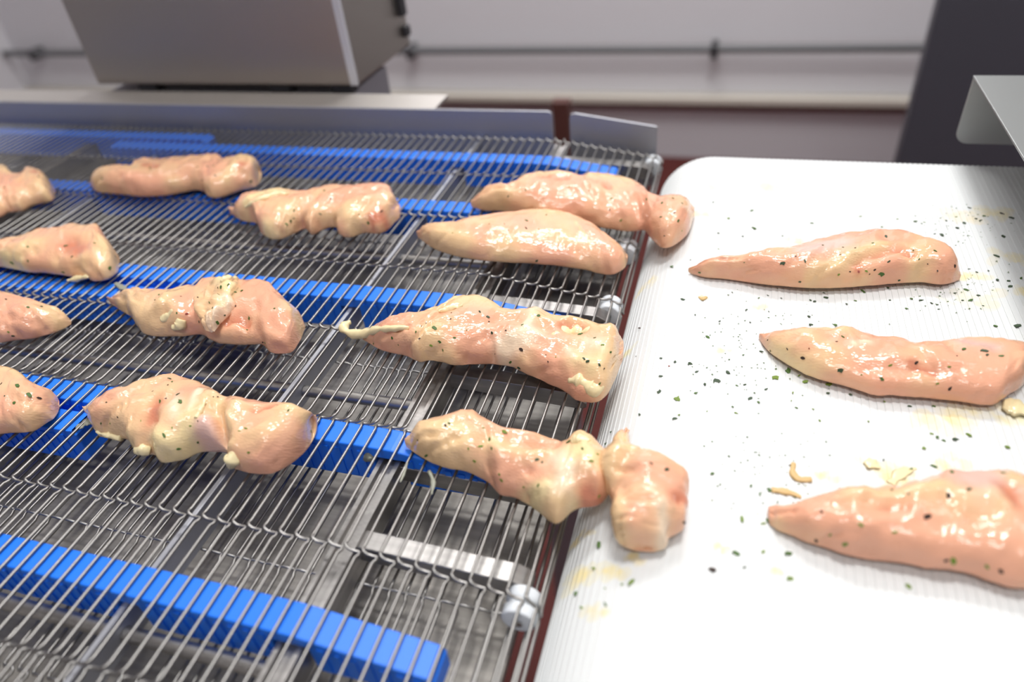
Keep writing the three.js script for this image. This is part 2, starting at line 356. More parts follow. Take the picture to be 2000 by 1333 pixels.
// ---------------------------------------------------------------- things behind
{ // stainless hopper standing on the ledge
  const z = -80, xl = onZ(158, 90, z).x, xr = onZ(680, 86, z).x, yb = 2.75, yt = 40, zb = -97.5;
  const H = group('steel_hopper', (xl + xr) / 2, FL, -89);
  tag(H, 'brushed stainless steel machine housing standing on the ledge behind the mesh belt', 'machine');
  part('body', box(xl, xr, yb, yt, zb, z, .25), M.hopper, H);
  part('edge_strip', box(xr - .9, xr + .12, yb + .1, yt - .5, z - .3, z + .12, .08), M.edge, H);
  part('latch', mergeGeometries([box(xr, xr + .8, 7, 13, zb + 1, zb + 2.6, .2)]), M.dark, H);
  part('hinge', mergeGeometries([box(xr, xr + .7, 4.2, 5.6, zb + .6, zb + 2.2, .2)]), M.dark, H);
  for (const x of [xl + 8, xr - 11.5, xr - 2.5]) part('foot', box(x - 1.4, x + 1.4, 1.6, yb, -82, -80.2, .05), M.dark, H);
  part('base', box(xl + 1, xr - 1.5, -6, 1.6, zb + 6, -80.4, .1), M.plate, H);
  for (const x of [xl + 4, xr - 4]) part('leg', box(x - 2.5, x + 2.5, FL, -6, -91, -86, .3), M.plate, H);
}
{ // dark cabinet at the right
  const z = -190, x0 = onZ(1795, 152, z).x;
  const K = group('dark_panel', x0 + 40, FL, z - 20);
  tag(K, 'tall dark grey panel standing beyond the white belt', 'panel');
  part('body', box(x0, x0 + 85, FL + 8, 130, z - 5, z, .8), M.cabinet, K);
  part('plinth', box(x0 + 2, x0 + 83, FL, FL + 8, z - 14, z + 10), M.dark, K);
}
{ // brown post behind the side plates
  const z = -200, x0 = onZ(1078, 240, z).x, x1 = onZ(1112, 240, z).x;
  const Q = group('brown_post', (x0 + x1) / 2, FL, z);
  tag(Q, 'dark brown square post behind the gap between the side plates', 'post');
  part('post', box(x0, x1, FL + 1, onZ(1095, 200, z).y, z - 4, z, .4), M.brown, Q);
  part('foot_plate', box(x0 - 3, x1 + 3, FL, FL + 1, z - 7, z + 3, .2), M.brown, Q);
}
{ // folded sheet-metal cover over the white belt
  const z = -72, a = onZ(1901, 147, z), yb = onZ(1870, 279, z).y;
  const x0 = a.x, y = a.y, x1 = x0 + 40, zn = -20;
  const K = group('sheet_cover', (x0 + x1) / 2, yb, -45);
  tag(K, 'folded sheet steel cover over the white belt', 'cover');
  part('top_sheet', box(x0, x1, y - .18, y, z, zn, .05), M.cover, K);
  const r = 1.1, pts = [[x0 + .05, y - .1], [x1, y - .1], [x1, yb]];
  for (let i = 0; i <= 6; i++) { const t = -Math.PI / 2 - i / 6 * Math.PI / 2; pts.push([x0 + .05 + r + r * Math.cos(t), yb + r + r * Math.sin(t)]); }
  part('end_flange', extr(pts, .18, z, .03), M.cover, K);
  part('bracket', box(x1 - 3, x1, WT - 9, y - .2, z - 1.4, z - .05, .1), M.cover, K);
  part('leg', box(x1 - 4, x1 + 1, FL, WT - 9, z - 5, z - .05, .3), M.plate, K);
}

// ---------------------------------------------------------------- chicken
function groundY(x) {
  if (x < XK) return 0;
  if (x < -9) return incY(x);
  if (x < -3.5) { const t = (x + 9) / 5.5, s = t * t * (3 - 2 * t); return incY(-9) * (1 - s) + WT * s; }
  return WT;
}
const COL = { pink: [.85, .435, .285], cream: [.86, .59, .33], white: [.92, .72, .52], red: [.66, .25, .15], violet: [.80, .52, .44], yellow: [.92, .73, .40] };
const catmull = (arr, M) => { const c = new THREE.CatmullRomCurve3(arr, false, 'centripetal'); const o = []; for (let i = 0; i < M; i++) o.push(c.getPoint(i / (M - 1))); return o; };
// body swept between two traced edges; far/near are pixel pairs, H its thickness in pitches
function slab({ o: [ox, oy, s], far, near, H, lift = 0, fy = .55, ny = .3, M = 110, K = 36, feats = [], tone = 0, amp = 1, seedz = 0, flatG = null, mixc = null }) {
  const px = (p) => [ox + s * p[0], oy + s * p[1]];
  const g0 = (p) => { let q = onY(...px(p), lift); for (let i = 0; i < 3; i++) q = onY(...px(p), (flatG ?? groundY(q.x)) + lift); return q; };
  const n = far.length, mm = far.map((f, i) => g0(f).add(g0(near[i])).multiplyScalar(.5)), ar = [0]; for (let i = 1; i < n; i++) ar.push(ar[i - 1] + mm[i].distanceTo(mm[i - 1]));
  const W = far.map((f, i) => g0(f).distanceTo(g0(near[i]))), wm = Math.max(...W) * .55;
  const hs = W.map((w, i) => H * Math.min(1, .28 + .72 * Math.pow(Math.min(1, w / wm), .8)) * (() => { const t = Math.min(1, Math.min(ar[i], ar[n - 1] - ar[i]) / 2.1); return .2 + .8 * Math.sqrt(1 - (1 - t) * (1 - t)); })());
  H *= .9;
  const at = (p, k, h) => { let q = g0(p); for (let i = 0; i < 4; i++) q = onY(...px(p), (flatG ?? groundY(q.x)) + lift + k * h); return q; };
  const Fp = catmull(far.map((f, i) => at(f, fy, hs[i])), M), Np = catmull(near.map((f, i) => at(f, ny, hs[i])), M);
  const hc0 = catmull(hs.map((h, i) => V(i, h, 0)), M).map(v => v.y), hc = hc0.map((h, i) => { let a = 0, b = 0; for (let k = -3; k <= 3; k++) { const q = i + k; if (q >= 0 && q < M) { a += hc0[q]; b++; } } return a / b; });
  const fl = feats.map(([t, pts, r, a]) => ({ t, r, a, pts: pts.map(p => { const q = at(p, .75, H); return [q.x, q.z]; }) }));
  const dist = (x, z, pts) => { let m = 1e9; for (let i = 0; i < Math.max(1, pts.length - 1); i++) { const [ax, az] = pts[i], [bx, bz] = pts[Math.min(i + 1, pts.length - 1)]; const dx = bx - ax, dz = bz - az, l = dx * dx + dz * dz; let t = l ? ((x - ax) * dx + (z - az) * dz) / l : 0; t = Math.max(0, Math.min(1, t)); m = Math.min(m, Math.hypot(x - ax - dx * t, z - az - dz * t)); } return m; };
  const pos = [], uv = [], idx = [], col = [];
  const put = (x, y, z, u, v) => {
    const tn = fbm(x * .22 + tone * 9, y * .2, z * .3 + seedz, 4), t2 = fbm(x * .5, y * .5, z * 1.4 + seedz * 2, 3);
    const k = Math.max(0, Math.min(1, .60 + tone + tn * .9)), c = [0, 1, 2].map(i => COL.cream[i] * (1 - k) + COL.pink[i] * k);
    if (mixc) for (let i = 0; i < 3; i++) c[i] = c[i] * .25 + COL[mixc][i] * .75;
    for (const f of fl) if (f.t !== 'n') { const w = Math.min(1, 1.15 * Math.exp(-Math.pow(dist(x, z, f.pts) / (f.r * (1 + .35 * t2)), 2))); for (let i = 0; i < 3; i++) c[i] = c[i] * (1 - w) + COL[f.t][i] * w; }
    const b = 1 + .07 * t2; pos.push(x, y, z); uv.push(u, v); col.push(c[0] * b, c[1] * b, c[2] * b);
  };
  const mids = Fp.map((f, i) => f.clone().add(Np[i]).multiplyScalar(.5)), arc = [0];
  for (let i = 1; i < M; i++) arc.push(arc[i - 1] + Math.hypot(mids[i].x - mids[i - 1].x, mids[i].z - mids[i - 1].z));
  const endF = i => { const w = Math.min(3.2, .5 + .6 * Math.max(Fp[i].distanceTo(Np[i]), Fp[i < M / 2 ? 0 : M - 1].distanceTo(Np[i < M / 2 ? 0 : M - 1]))), t = Math.min(1, Math.min(arc[i], arc[M - 1] - arc[i]) / w); return Math.sqrt(1 - (1 - t) * (1 - t)); };
  for (let i = 0; i < M; i++) {
    const F = Fp[i], N = Np[i], mx = (F.x + N.x) / 2, mz = (F.z + N.z) / 2, e = 1;
    for (let j = 0; j < K; j++) {
      const a = j / K * Math.PI * 2, c = Math.cos(a), sn = Math.sin(a), q = Math.sign(c) * Math.pow(Math.abs(c), .9);
      const lf = .84 + .16 * endF(i); let x = mx + (F.x - N.x) / 2 * q * lf, z = mz + (F.z - N.z) / 2 * q * lf;
      const g = (flatG ?? groundY(x)) + lift, yq = (F.y + N.y) / 2 + (F.y - N.y) / 2 * q, h = hc[i];
      let yt = Math.max(yq + .06, g + h * e), y;
      if (sn >= 0) {
        y = yq + (yt - yq) * Math.pow(sn, .85);
        let d = 0; for (const f of fl) if (f.a) d += f.a * Math.exp(-Math.pow(dist(x, z, f.pts) / f.r, 2));
        y += d * Math.min(1, sn * 2.2);
      } else y = yq + (yq - Math.min(yq - .04, g + .03)) * -Math.pow(-sn, .6) * (.2 + .8 * endF(i));
      const lw = Math.hypot(F.x - N.x, F.z - N.z), fold = nz(arc[i] * .16 + seedz, q * lw * .42, seedz * 3.1), crease = -.3 * amp * Math.exp(-fold * fold / .004);
      const lump = (sn > 0 ? crease : 0) + .26 * amp * fbm(x * .55 + seedz, y * .55, z * .75, 3) + .05 * amp * fbm(x * 2.3, y * 2.3 + seedz, z * 2.6, 2);
      const dx = (F.x - N.x), dz = (F.z - N.z), l = Math.hypot(dx, dz) || 1, ow = sn < -.3 ? .3 : 1;
      x += dx / l * c * lump * ow * .6; z += dz / l * c * lump * ow * .6; y += Math.max(-.1, sn) * lump;
      put(x, Math.max(y, g + .02), z, arc[i] * .24, (z - y) * .24);
    }
  }
  for (let i = 0; i < M - 1; i++) for (let j = 0; j < K; j++) { const a = i * K + j, b = i * K + (j + 1) % K; idx.push(a, b, a + K, b, b + K, a + K); }
  for (const i of [0, M - 1]) {                      // rounded ends
    const m2 = i ? i - 2 : 2, dir = mids[i].clone().sub(mids[m2]).setY(0).normalize(), ce = V(0, 0, 0);
    for (let j = 0; j < K; j++) ce.add(V(pos[(i * K + j) * 3], pos[(i * K + j) * 3 + 1], pos[(i * K + j) * 3 + 2])); ce.divideScalar(K);
    const wd = Math.min(.8, .12 * Fp[i].distanceTo(Np[i])); let prev = i * K;
    for (const an of [.5, .95, 1.3]) {
      const st = pos.length / 3, cs = Math.cos(an), so = Math.sin(an) * wd;
      for (let j = 0; j < K; j++) { const q = (i * K + j) * 3; const x = ce.x + (pos[q] - ce.x) * cs + dir.x * so, y = ce.y + (pos[q + 1] - ce.y) * cs, z = ce.z + (pos[q + 2] - ce.z) * cs + dir.z * so; put(x, y, z, arc[i] * .24 + so * .2, (z - y) * .24); }
      for (let j = 0; j < K; j++) { const a = prev + j, b = prev + (j + 1) % K, c = st + j, d = st + (j + 1) % K; i ? idx.push(a, b, c, b, d, c) : idx.push(a, c, b, b, c, d); }
      prev = st;
    }
    const c0 = pos.length / 3; put(ce.x + dir.x * wd, ce.y, ce.z + dir.z * wd, arc[i] * .24 + wd * .2, (ce.z - ce.y) * .24);
    for (let j = 0; j < K; j++) { const a = prev + j, b = prev + (j + 1) % K; i ? idx.push(c0, a, b) : idx.push(c0, b, a); }
  }
  const g = new THREE.BufferGeometry();
  g.setAttribute('position', new THREE.Float32BufferAttribute(pos, 3)); g.setAttribute('uv', new THREE.Float32BufferAttribute(uv, 2)); g.setAttribute('color', new THREE.Float32BufferAttribute(col, 3)); g.setIndex(idx);
  g.computeVertexNormals(); return g;
}
const raycaster = new THREE.Raycaster();
const camPos = camera.position.clone();
function hit(px, py, objs) { raycaster.set(camPos, rayDir(px, py).normalize()); const h = raycaster.intersectObjects(objs, true); return h[0]; }
// flake shapes: a few crumpled leaf crumbs
const flakeGeo = [0, 1, 2, 3, 4].map(v => {
  const n = 6 + v % 3, r = []; for (let i = 0; i < n; i++) r.push(.32 + .68 * rnd());
  const pts = r.map((q, i) => [q * Math.cos(i / n * 6.283), q * (.45 + .12 * v % .4) * Math.sin(i / n * 6.283)]);
  return new THREE.ExtrudeGeometry(new THREE.Shape(pts.map(p => new THREE.Vector2(...p))), { depth: .16, bevelEnabled: false }).translate(0, 0, -.05);
});
const HM = [M.herb, M.herbDark, M.herbLight, M.pepper, M.chilli];
function flake(parent, point, normal, r, kind, name = 'herb_flake') {
  const m = new THREE.Mesh(flakeGeo[Math.floor(rnd() * 5)], HM[kind]);
  m.name = parent === scene ? numbered(name) : name; m.castShadow = m.receiveShadow = true;
  m.position.copy(point).addScaledVector(normal, .012 * P);
  if (parent !== scene) m.position.sub(origin.get(parent));
  const tilt = normal.clone().add(V((rnd() - .5) * .5, (rnd() - .5) * .3, (rnd() - .5) * .5)).normalize();
  m.quaternion.setFromUnitVectors(V(0, 0, 1), tilt); m.rotateZ((rnd() - .5) * 2.6);
  m.scale.setScalar(r * P * (parent === scene ? .78 : .74)); parent.add(m); return m;
}
function tender(label, spec, { fats = [], slabs = [], flakes = [] } = {}) {
  const c = onY(spec.o[0] + spec.o[2] * spec.near[Math.floor(spec.near.length / 2)][0], spec.o[1] + spec.o[2] * spec.near[Math.floor(spec.near.length / 2)][1], 0);
  const g = group('chicken_tender', c.x, groundY(c.x), c.z - 1.5);
  tag(g, label, 'chicken', 'raw chicken tenders on the conveyors');
  part('meat', slab(spec), M.meat, g, true);
  slabs.forEach(([name, sp]) => part(name, slab({ o: spec.o, ...sp }), M.meat, g, true));
  g.updateMatrixWorld(true);
  const P2 = p => [spec.o[0] + spec.o[2] * p[0], spec.o[1] + spec.o[2] * p[1]];
  for (const [name, pts, radii, dy = .2] of fats) {   // strings and nubs of fat lying on the meat
    const w = pts.map(p => { const h = hit(...P2(p), [g]); if (h) return h.point.clone().sub(V(0, Y0, 0)).divideScalar(P).add(V(0, dy, 0)); let q = onY(...P2(p), .5); return onY(...P2(p), groundY(q.x) + .45); });
    const cv = new THREE.CatmullRomCurve3(w), N = 26, pp = cv.getPoints(N);
    const rr = pp.map((_, i) => { const t = i / N * (radii.length - 1), k = Math.min(radii.length - 2, Math.floor(t)); return (radii[k] + (radii[k + 1] - radii[k]) * (t - k)) * (.85 + .4 * fbm(pp[i].x * 1.7, pp[i].y, pp[i].z * 1.7, 2)); });
    const gg = sweep(pp, rr, 12); const ps = gg.attributes.position, u2 = gg.attributes.uv;
    for (let i = 0; i < ps.count; i++) { const l = .12 * fbm(ps.getX(i) * 2.1, ps.getY(i) * 2.1, ps.getZ(i) * 2.1, 2); ps.setY(i, ps.getY(i) + l); u2.setXY(i, ps.getX(i) * .05, ps.getZ(i) * .05); }
    gg.computeVertexNormals();
    const m = part(name, gg, M.fat, g, true); m.userData.label = 'pale yellow fat';
  }
  g.updateMatrixWorld(true);
  for (const [x, y, r = .2, k = 0] of flakes) { const h = hit(...P2([x, y]), [g]); if (h && h.object.name !== 'herb_flake') flake(g, h.point, h.face.normal.clone(), r, k); }
  return g;
}

tender('ragged knobbly tender pointing at the long lumpy tender near the ledge', {
  o: [0, 310, .1875], H: 2.5, seedz: 1, tone: -.12, M: 80,
  far: [[-300, 60], [-150, 60], [0, 90], [90, 120], [170, 195], [260, 190], [340, 130], [420, 140], [500, 210], [575, 320]],
  near: [[-300, 560], [-150, 620], [0, 590], [60, 545], [150, 530], [220, 520], [300, 470], [430, 445], [530, 430], [580, 360]],
  feats: [['cream', [[420, 270], [450, 330]], .5, .1], ['red', [[400, 190]], .5, -.2], ['cream', [[30, 140], [130, 180]], 1, .3]],
}, { flakes: [[400, 190, .25, 3], [540, 330, .3, 3], [40, 300, .2]] });

tender('long lumpy tender nearest the hopper and ledge, with cream lobe at its tip', {
  o: [160, 295, .18], H: 2.7, seedz: 2, tone: -.04,
  far: [[85, 350], [150, 290], [340, 220], [480, 215], [580, 200], [650, 140], [800, 125], [950, 115], [1120, 115], [1250, 90], [1400, 95], [1490, 75], [1560, 125], [1700, 105], [1830, 90], [1920, 140], [1945, 250]],
  near: [[90, 370], [150, 420], [300, 430], [420, 440], [560, 455], [680, 465], [800, 462], [950, 445], [1080, 420], [1200, 395], [1290, 405], [1370, 465], [1440, 480], [1560, 450], [1700, 400], [1850, 370], [1935, 320]],
  feats: [['red', [[700, 235], [850, 240]], .4, -.25], ['cream', [[1560, 320], [1700, 200]], .5, .2], ['cream', [[1830, 110], [1900, 160]], .8, .1], ['yellow', [[1910, 280], [1900, 330]], .4, .1], ['red', [[1760, 220]], .4, -.2], ['pink', [[1450, 200]], 1.2, 0]],
}, { flakes: [[1250, 175, .3, 1], [1450, 270, .3, 1], [1305, 320, .25, 1], [1360, 165, .2, 1], [1830, 330, .35, 1], [220, 300, .25, 0], [740, 185, .3, 0], [1430, 165, .2, 0]] });

tender('tender with pale fat along one edge and ragged fat lobes hanging below', {
  o: [440, 350, .18], H: 2.6, seedz: 3, tone: .06,
  far: [[45, 345], [150, 280], [260, 220], [400, 175], [560, 150], [700, 155], [850, 165], [1000, 145], [1120, 115], [1280, 105], [1450, 105], [1600, 80], [1700, 65], [1790, 115], [1850, 220], [1900, 310]],
  near: [[60, 375], [180, 430], [330, 450], [380, 560], [480, 620], [600, 620], [720, 570], [850, 510], [930, 580], [1040, 520], [1180, 490], [1240, 590], [1340, 610], [1480, 560], [1680, 560], [1890, 430]],
  feats: [['yellow', [[400, 520], [560, 580], [680, 540]], .9, .1], ['yellow', [[250, 290], [420, 220], [650, 165]], .55, .15], ['cream', [[1330, 380], [1400, 480], [1300, 560]], .8, .3], ['yellow', [[1560, 540], [1750, 480], [1860, 340]], .7, .2], ['red', [[1600, 430], [1720, 390]], .5, -.2], ['pink', [[1250, 250], [1650, 180]], 1.5, .1]],
}, { fats: [['fat_strip', [[220, 300], [380, 225], [540, 175], [690, 155]], [.15, .4, .4, .15], .0]], flakes: [[745, 345, .35, 0], [1145, 210, .3, 1], [1030, 380, .25, 1], [710, 455, .3, 0], [660, 490, .3, 0], [1450, 385, .2], [1550, 475, .3, 0], [1695, 350, .3, 3], [1075, 125, .3, 0], [740, 425, .2, 1]] });

tender('broad plain tender with blunt end and a sliver of fat beneath', {
  o: [0, 310, .1875], H: 2.5, seedz: 4, tone: 0, M: 90,
  far: [[-250, 930], [-100, 900], [0, 885], [180, 865], [350, 815], [500, 765], [640, 745], [760, 710], [900, 725], [1020, 715], [1080, 790], [1180, 930], [1250, 1040]],
  near: [[-250, 1080], [-100, 1090], [0, 1100], [150, 1130], [300, 1160], [450, 1165], [600, 1185], [720, 1205], [860, 1215], [960, 1245], [1080, 1240], [1200, 1190], [1240, 1090]],
  feats: [['red', [[760, 940], [860, 1000]], .9, -.2], ['cream', [[1080, 900], [1150, 1050], [1100, 1150]], .7, .1], ['yellow', [[0, 1020], [180, 1050]], .6, .1], ['cream', [[300, 970], [450, 930]], .9, .15]],
}, { fats: [['fat_strip', [[700, 1265], [800, 1250], [930, 1240]], [.1, .3, .15], .1]], flakes: [[980, 880, .4, 0], [680, 910, .35, 0], [660, 1185, .3, 0], [1140, 1140, .35, 0], [290, 920, .3, 0], [750, 1020, .25, 1], [130, 1090, .4, 0], [290, 1065, .25, 0]] });

tender('smooth tapering tender with its narrow tip towards the cream-folded tender', {
  o: [0, 560, .225], H: 2.3, seedz: 5, tone: .02, M: 80,
  far: [[-400, 20], [-200, 30], [0, 55], [150, 105], [300, 140], [420, 180], [520, 210], [590, 270], [620, 305]],
  near: [[-400, 480], [-200, 480], [0, 465], [150, 440], [280, 430], [380, 405], [480, 380], [570, 350], [615, 330]],
  feats: [['cream', [[160, 275], [300, 220], [450, 240], [560, 300]], .55, .2], ['pink', [[20, 200], [200, 330]], 1.3, 0]],
}, { flakes: [[360, 175, .3, 1], [245, 180, .25, 0], [110, 430, .25, 1], [50, 110, .3, 3], [70, 395, .2, 2]] });

tender('tender with a cream fat fold bunched across its middle and a broad pink end', {
  o: [200, 530, .205], H: 2.6, seedz: 6, tone: .02,
  far: [[60, 285], [160, 250], [300, 215], [430, 205], [560, 215], [680, 225], [740, 200], [850, 165], [940, 165], [1000, 110], [1130, 95], [1280, 90], [1350, 120], [1480, 120], [1600, 145], [1700, 240], [1800, 330], [1880, 400], [1935, 520]],
  near: [[70, 300], [170, 360], [250, 400], [330, 510], [400, 575], [520, 590], [640, 590], [740, 595], [850, 580], [940, 585], [1010, 630], [1150, 665], [1300, 675], [1420, 670], [1500, 670], [1600, 755], [1780, 760], [1860, 680], [1930, 550]],
  feats: [['cream', [[100, 280], [300, 400], [400, 500]], 1.6, 0], ['cream', [[580, 420], [680, 330], [720, 480]], .55, .35], ['pink', [[800, 330], [850, 480]], .8, 0], ['pink', [[1400, 200], [1650, 350], [1800, 550]], 1.8, .1], ['red', [[1200, 500], [1290, 480], [1380, 520]], .32, -.5], ['cream', [[1050, 610], [1250, 640], [1420, 640]], .6, .15], ['cream', [[1780, 330], [1900, 480]], .5, 0], ['white', [[1270, 300], [1400, 300]], .15, .05]],
}, {
  slabs: [['fat_fold', { far: [[1290, 70], [1330, 150], [1265, 250], [1255, 330], [1180, 400], [1110, 480], [1065, 575]], near: [[1010, 115], [960, 200], [895, 290], [895, 400], [940, 510], [990, 560], [1040, 585]], H: 1.35, lift: 1.9, fy: .5, ny: .35, M: 60, K: 28, mixc: 'cream', seedz: 16, amp: 1.5, feats: [['white', [[1010, 500], [1100, 430], [1250, 330]], .4, .25], ['white', [[1170, 270], [1240, 320]], .35, .2], ['yellow', [[1150, 100], [1220, 200]], .6, .25], ['cream', [[1100, 250]], .3, -.3]] }]],
  fats: [['fat_nub', [[1130, 100], [1160, 80], [1270, 75]], [.2, .35, .25], 0], ['fat_nub', [[560, 430], [620, 400], [690, 330]], [.3, .5, .35], -.32], ['fat_nub', [[660, 500], [720, 480], [740, 420]], [.3, .55, .35], -.35]],
  flakes: [[1330, 185, .42, 0], [1130, 150, .35, 0], [1100, 155, .2, 3], [1200, 130, .25, 0], [1400, 450, .3, 0], [1090, 490, .35, 0], [595, 470, .25, 0], [710, 400, .2, 0], [800, 410, .25, 4], [500, 275, .2, 1], [540, 225, .2, 0], [745, 240, .18, 3], [910, 250, .2, 3], [1265, 200, .25, 0], [1640, 355, .18, 0], [1550, 685, .22, 0], [1530, 680, .2, 3], [1380, 560, .22, 0], [1050, 350, .2, 1], [1020, 300, .18, 0], [920, 480, .2, 1], [1270, 330, .16, 3], [1165, 420, .2, 1], [1105, 220, .2, 1]],
});

tender('smooth pink tender with blunt rounded end lying over a blue strip', {
  o: [0, 560, .225], H: 2.5, seedz: 7, tone: .1, M: 80,
  far: [[-350, 760], [-150, 720], [0, 710], [120, 735], [220, 790], [290, 850], [380, 895], [450, 910], [500, 960], [515, 1010]],
  near: [[-350, 1260], [-150, 1270], [0, 1260], [100, 1255], [200, 1250], [280, 1235], [360, 1190], [440, 1150], [490, 1100], [515, 1060]],
  feats: [['cream', [[0, 740], [130, 755], [240, 810]], .5, .1], ['pink', [[20, 1080]], 1.3, 0]],
}, { flakes: [[145, 860, .4, 0], [245, 940, .4, 0], [340, 970, .3, 3], [125, 1010, .3, 0], [10, 845, .2, 3], [40, 950, .18, 1]] });

tender('thick folded tender with deep crease across it and white sinew and fat nubs', {
  o: [140, 720, .25], H: 2.8, seedz: 8, tone: -.02,
  far: [[115, 340], [180, 290], [320, 245], [440, 195], [560, 145], [680, 100], [790, 70], [900, 90], [1000, 125], [1110, 165], [1160, 205], [1200, 255], [1330, 262], [1500, 285], [1680, 300], [1800, 325], [1890, 375], [1925, 390]],
  near: [[120, 370], [180, 470], [230, 510], [340, 505], [430, 545], [460, 600], [520, 650], [640, 650], [700, 715], [860, 690], [960, 640], [1120, 630], [1210, 650], [1250, 745], [1380, 800], [1560, 790], [1800, 640], [1900, 480]],
  feats: [['red', [[1190, 420], [1180, 520], [1215, 600]], .3, -.7], ['n', [[1180, 300], [1165, 420], [1190, 540]], .45, -.6], ['cream', [[1120, 260], [1110, 350]], .6, .35], ['pink', [[950, 250]], 1.1, .1], ['red', [[700, 350], [660, 440]], .55, -.15], ['white', [[850, 320], [850, 420], [880, 490]], .3, .12], ['white', [[1040, 240], [1000, 330], [970, 400]], .2, .12], ['yellow', [[650, 580], [850, 600], [950, 480]], .8, .25], ['violet', [[1060, 500], [1120, 540]], .7, .15], ['yellow', [[220, 470], [380, 520]], .4, .1], ['cream', [[1330, 380]], .7, .35], ['cream', [[1180, 330], [1240, 480], [1260, 620]], .5, .3], ['pink', [[1400, 290], [1700, 310]], .6, 0], ['cream', [[1700, 360], [1830, 380]], .7, .2], ['red', [[1450, 390], [1660, 340]], .16, -.2], ['pink', [[1400, 740], [1700, 620]], .9, 0]],
}, {
  fats: [['fat_nub', [[500, 635], [550, 620], [610, 630]], [.25, .5, .3], -.15], ['fat_nub', [[1235, 735], [1250, 680], [1245, 620]], [.3, .5, .2], -.25], ['sinew', [[1045, 240], [1010, 320], [970, 390]], [.1, .2, .15], .0], ['fat_nub', [[190, 480], [280, 505], [380, 530]], [.2, .35, .2], -.15]],
  flakes: [[850, 262, .42, 0], [825, 205, .3, 1], [690, 260, .28, 0], [785, 105, .18, 0], [765, 80, .25, 1], [750, 130, .15, 3], [735, 235, .15, 3], [630, 180, .15, 3], [270, 265, .2, 1], [720, 525, .32, 0], [830, 630, .32, 0], [985, 580, .28, 0], [785, 465, .15, 2], [925, 450, .2, 2], [985, 410, .14, 3], [1305, 490, .2, 2], [1360, 470, .22, 2], [1380, 660, .2, 2], [230, 430, .18, 0], [300, 430, .16, 0], [360, 380, .16, 3], [1690, 330, .24, 0], [1870, 490, .2, 0], [540, 410, .12, 2], [1105, 225, .12, 3], [1140, 222, .12, 3]],
});

tender('smooth spear shaped tender glistening with tiny wet beads, beside a nose roller', {
  o: [800, 330, .285], H: 2.3, seedz: 9, tone: -.04, amp: .6,
  far: [[50, 450], [110, 400], [270, 395], [420, 355], [560, 335], [720, 310], [820, 300], [950, 295], [1060, 315], [1150, 345], [1260, 405], [1360, 480], [1450, 545], [1490, 600]],
  near: [[60, 470], [150, 525], [260, 565], [400, 600], [540, 615], [700, 628], [850, 635], [1000, 650], [1120, 665], [1220, 680], [1320, 705], [1400, 710], [1470, 680], [1490, 645]],
  feats: [['cream', [[150, 470], [350, 520]], 1.4, 0], ['yellow', [[1480, 570], [1490, 640]], .35, .05], ['pink', [[1200, 450], [1380, 600]], 1.3, .05], ['cream', [[1140, 420], [1240, 560]], .12, .08]],
}, { flakes: [[800, 355, .35, 0], [800, 408, .3, 1], [935, 317, .25, 0], [675, 420, .18, 1], [545, 380, .15, 1], [650, 378, .15, 0], [885, 415, .14, 2], [870, 630, .25, 1], [295, 440, .16, 2]] });

tender('long tender bridging from the mesh belt onto the rounded corner of the white belt', {
  o: [800, 330, .285], H: 2.7, seedz: 10, tone: .2,
  far: [[415, 240], [470, 190], [560, 145], [680, 135], [800, 85], [900, 50], [1060, 45], [1140, 75], [1170, 80], [1240, 50], [1380, 65], [1500, 100], [1570, 130], [1660, 205], [1720, 215], [1800, 200], [1890, 210], [1945, 290]],
  near: [[430, 265], [520, 270], [640, 268], [740, 285], [830, 300], [960, 320], [1100, 330], [1200, 355], [1300, 380], [1420, 400], [1500, 408], [1560, 405], [1610, 400], [1660, 460], [1740, 520], [1790, 515], [1900, 440], [1950, 330]],
  feats: [['red', [[920, 90], [1080, 110]], .35, -.3], ['cream', [[900, 60], [1100, 75]], .4, .1], ['red', [[1290, 150], [1370, 180]], .25, -.35], ['red', [[1560, 280], [1600, 330], [1620, 380]], .3, -.4], ['pink', [[1500, 260], [1700, 300]], 1.4, 0], ['cream', [[430, 220], [600, 200]], 1.1, 0], ['white', [[1880, 280], [1940, 290]], .25, .1], ['cream', [[1740, 500], [1800, 480]], .6, 0], ['cream', [[1250, 80], [1500, 110]], .8, .15]],
}, { flakes: [[675, 190, .25, 1], [795, 145, .2, 0], [1230, 150, .22, 0], [1625, 210, .28, 0], [1730, 235, .28, 0], [1720, 330, .3, 0], [1840, 360, .28, 0], [1445, 355, .35, 2], [1380, 205, .3, 2], [1370, 280, .2, 1], [1865, 235, .2, 0], [1745, 460, .18, 3], [1090, 125, .3, 2], [1815, 300, .2, 3], [1805, 202, .2, 0], [1865, 425, .2, 2]] });

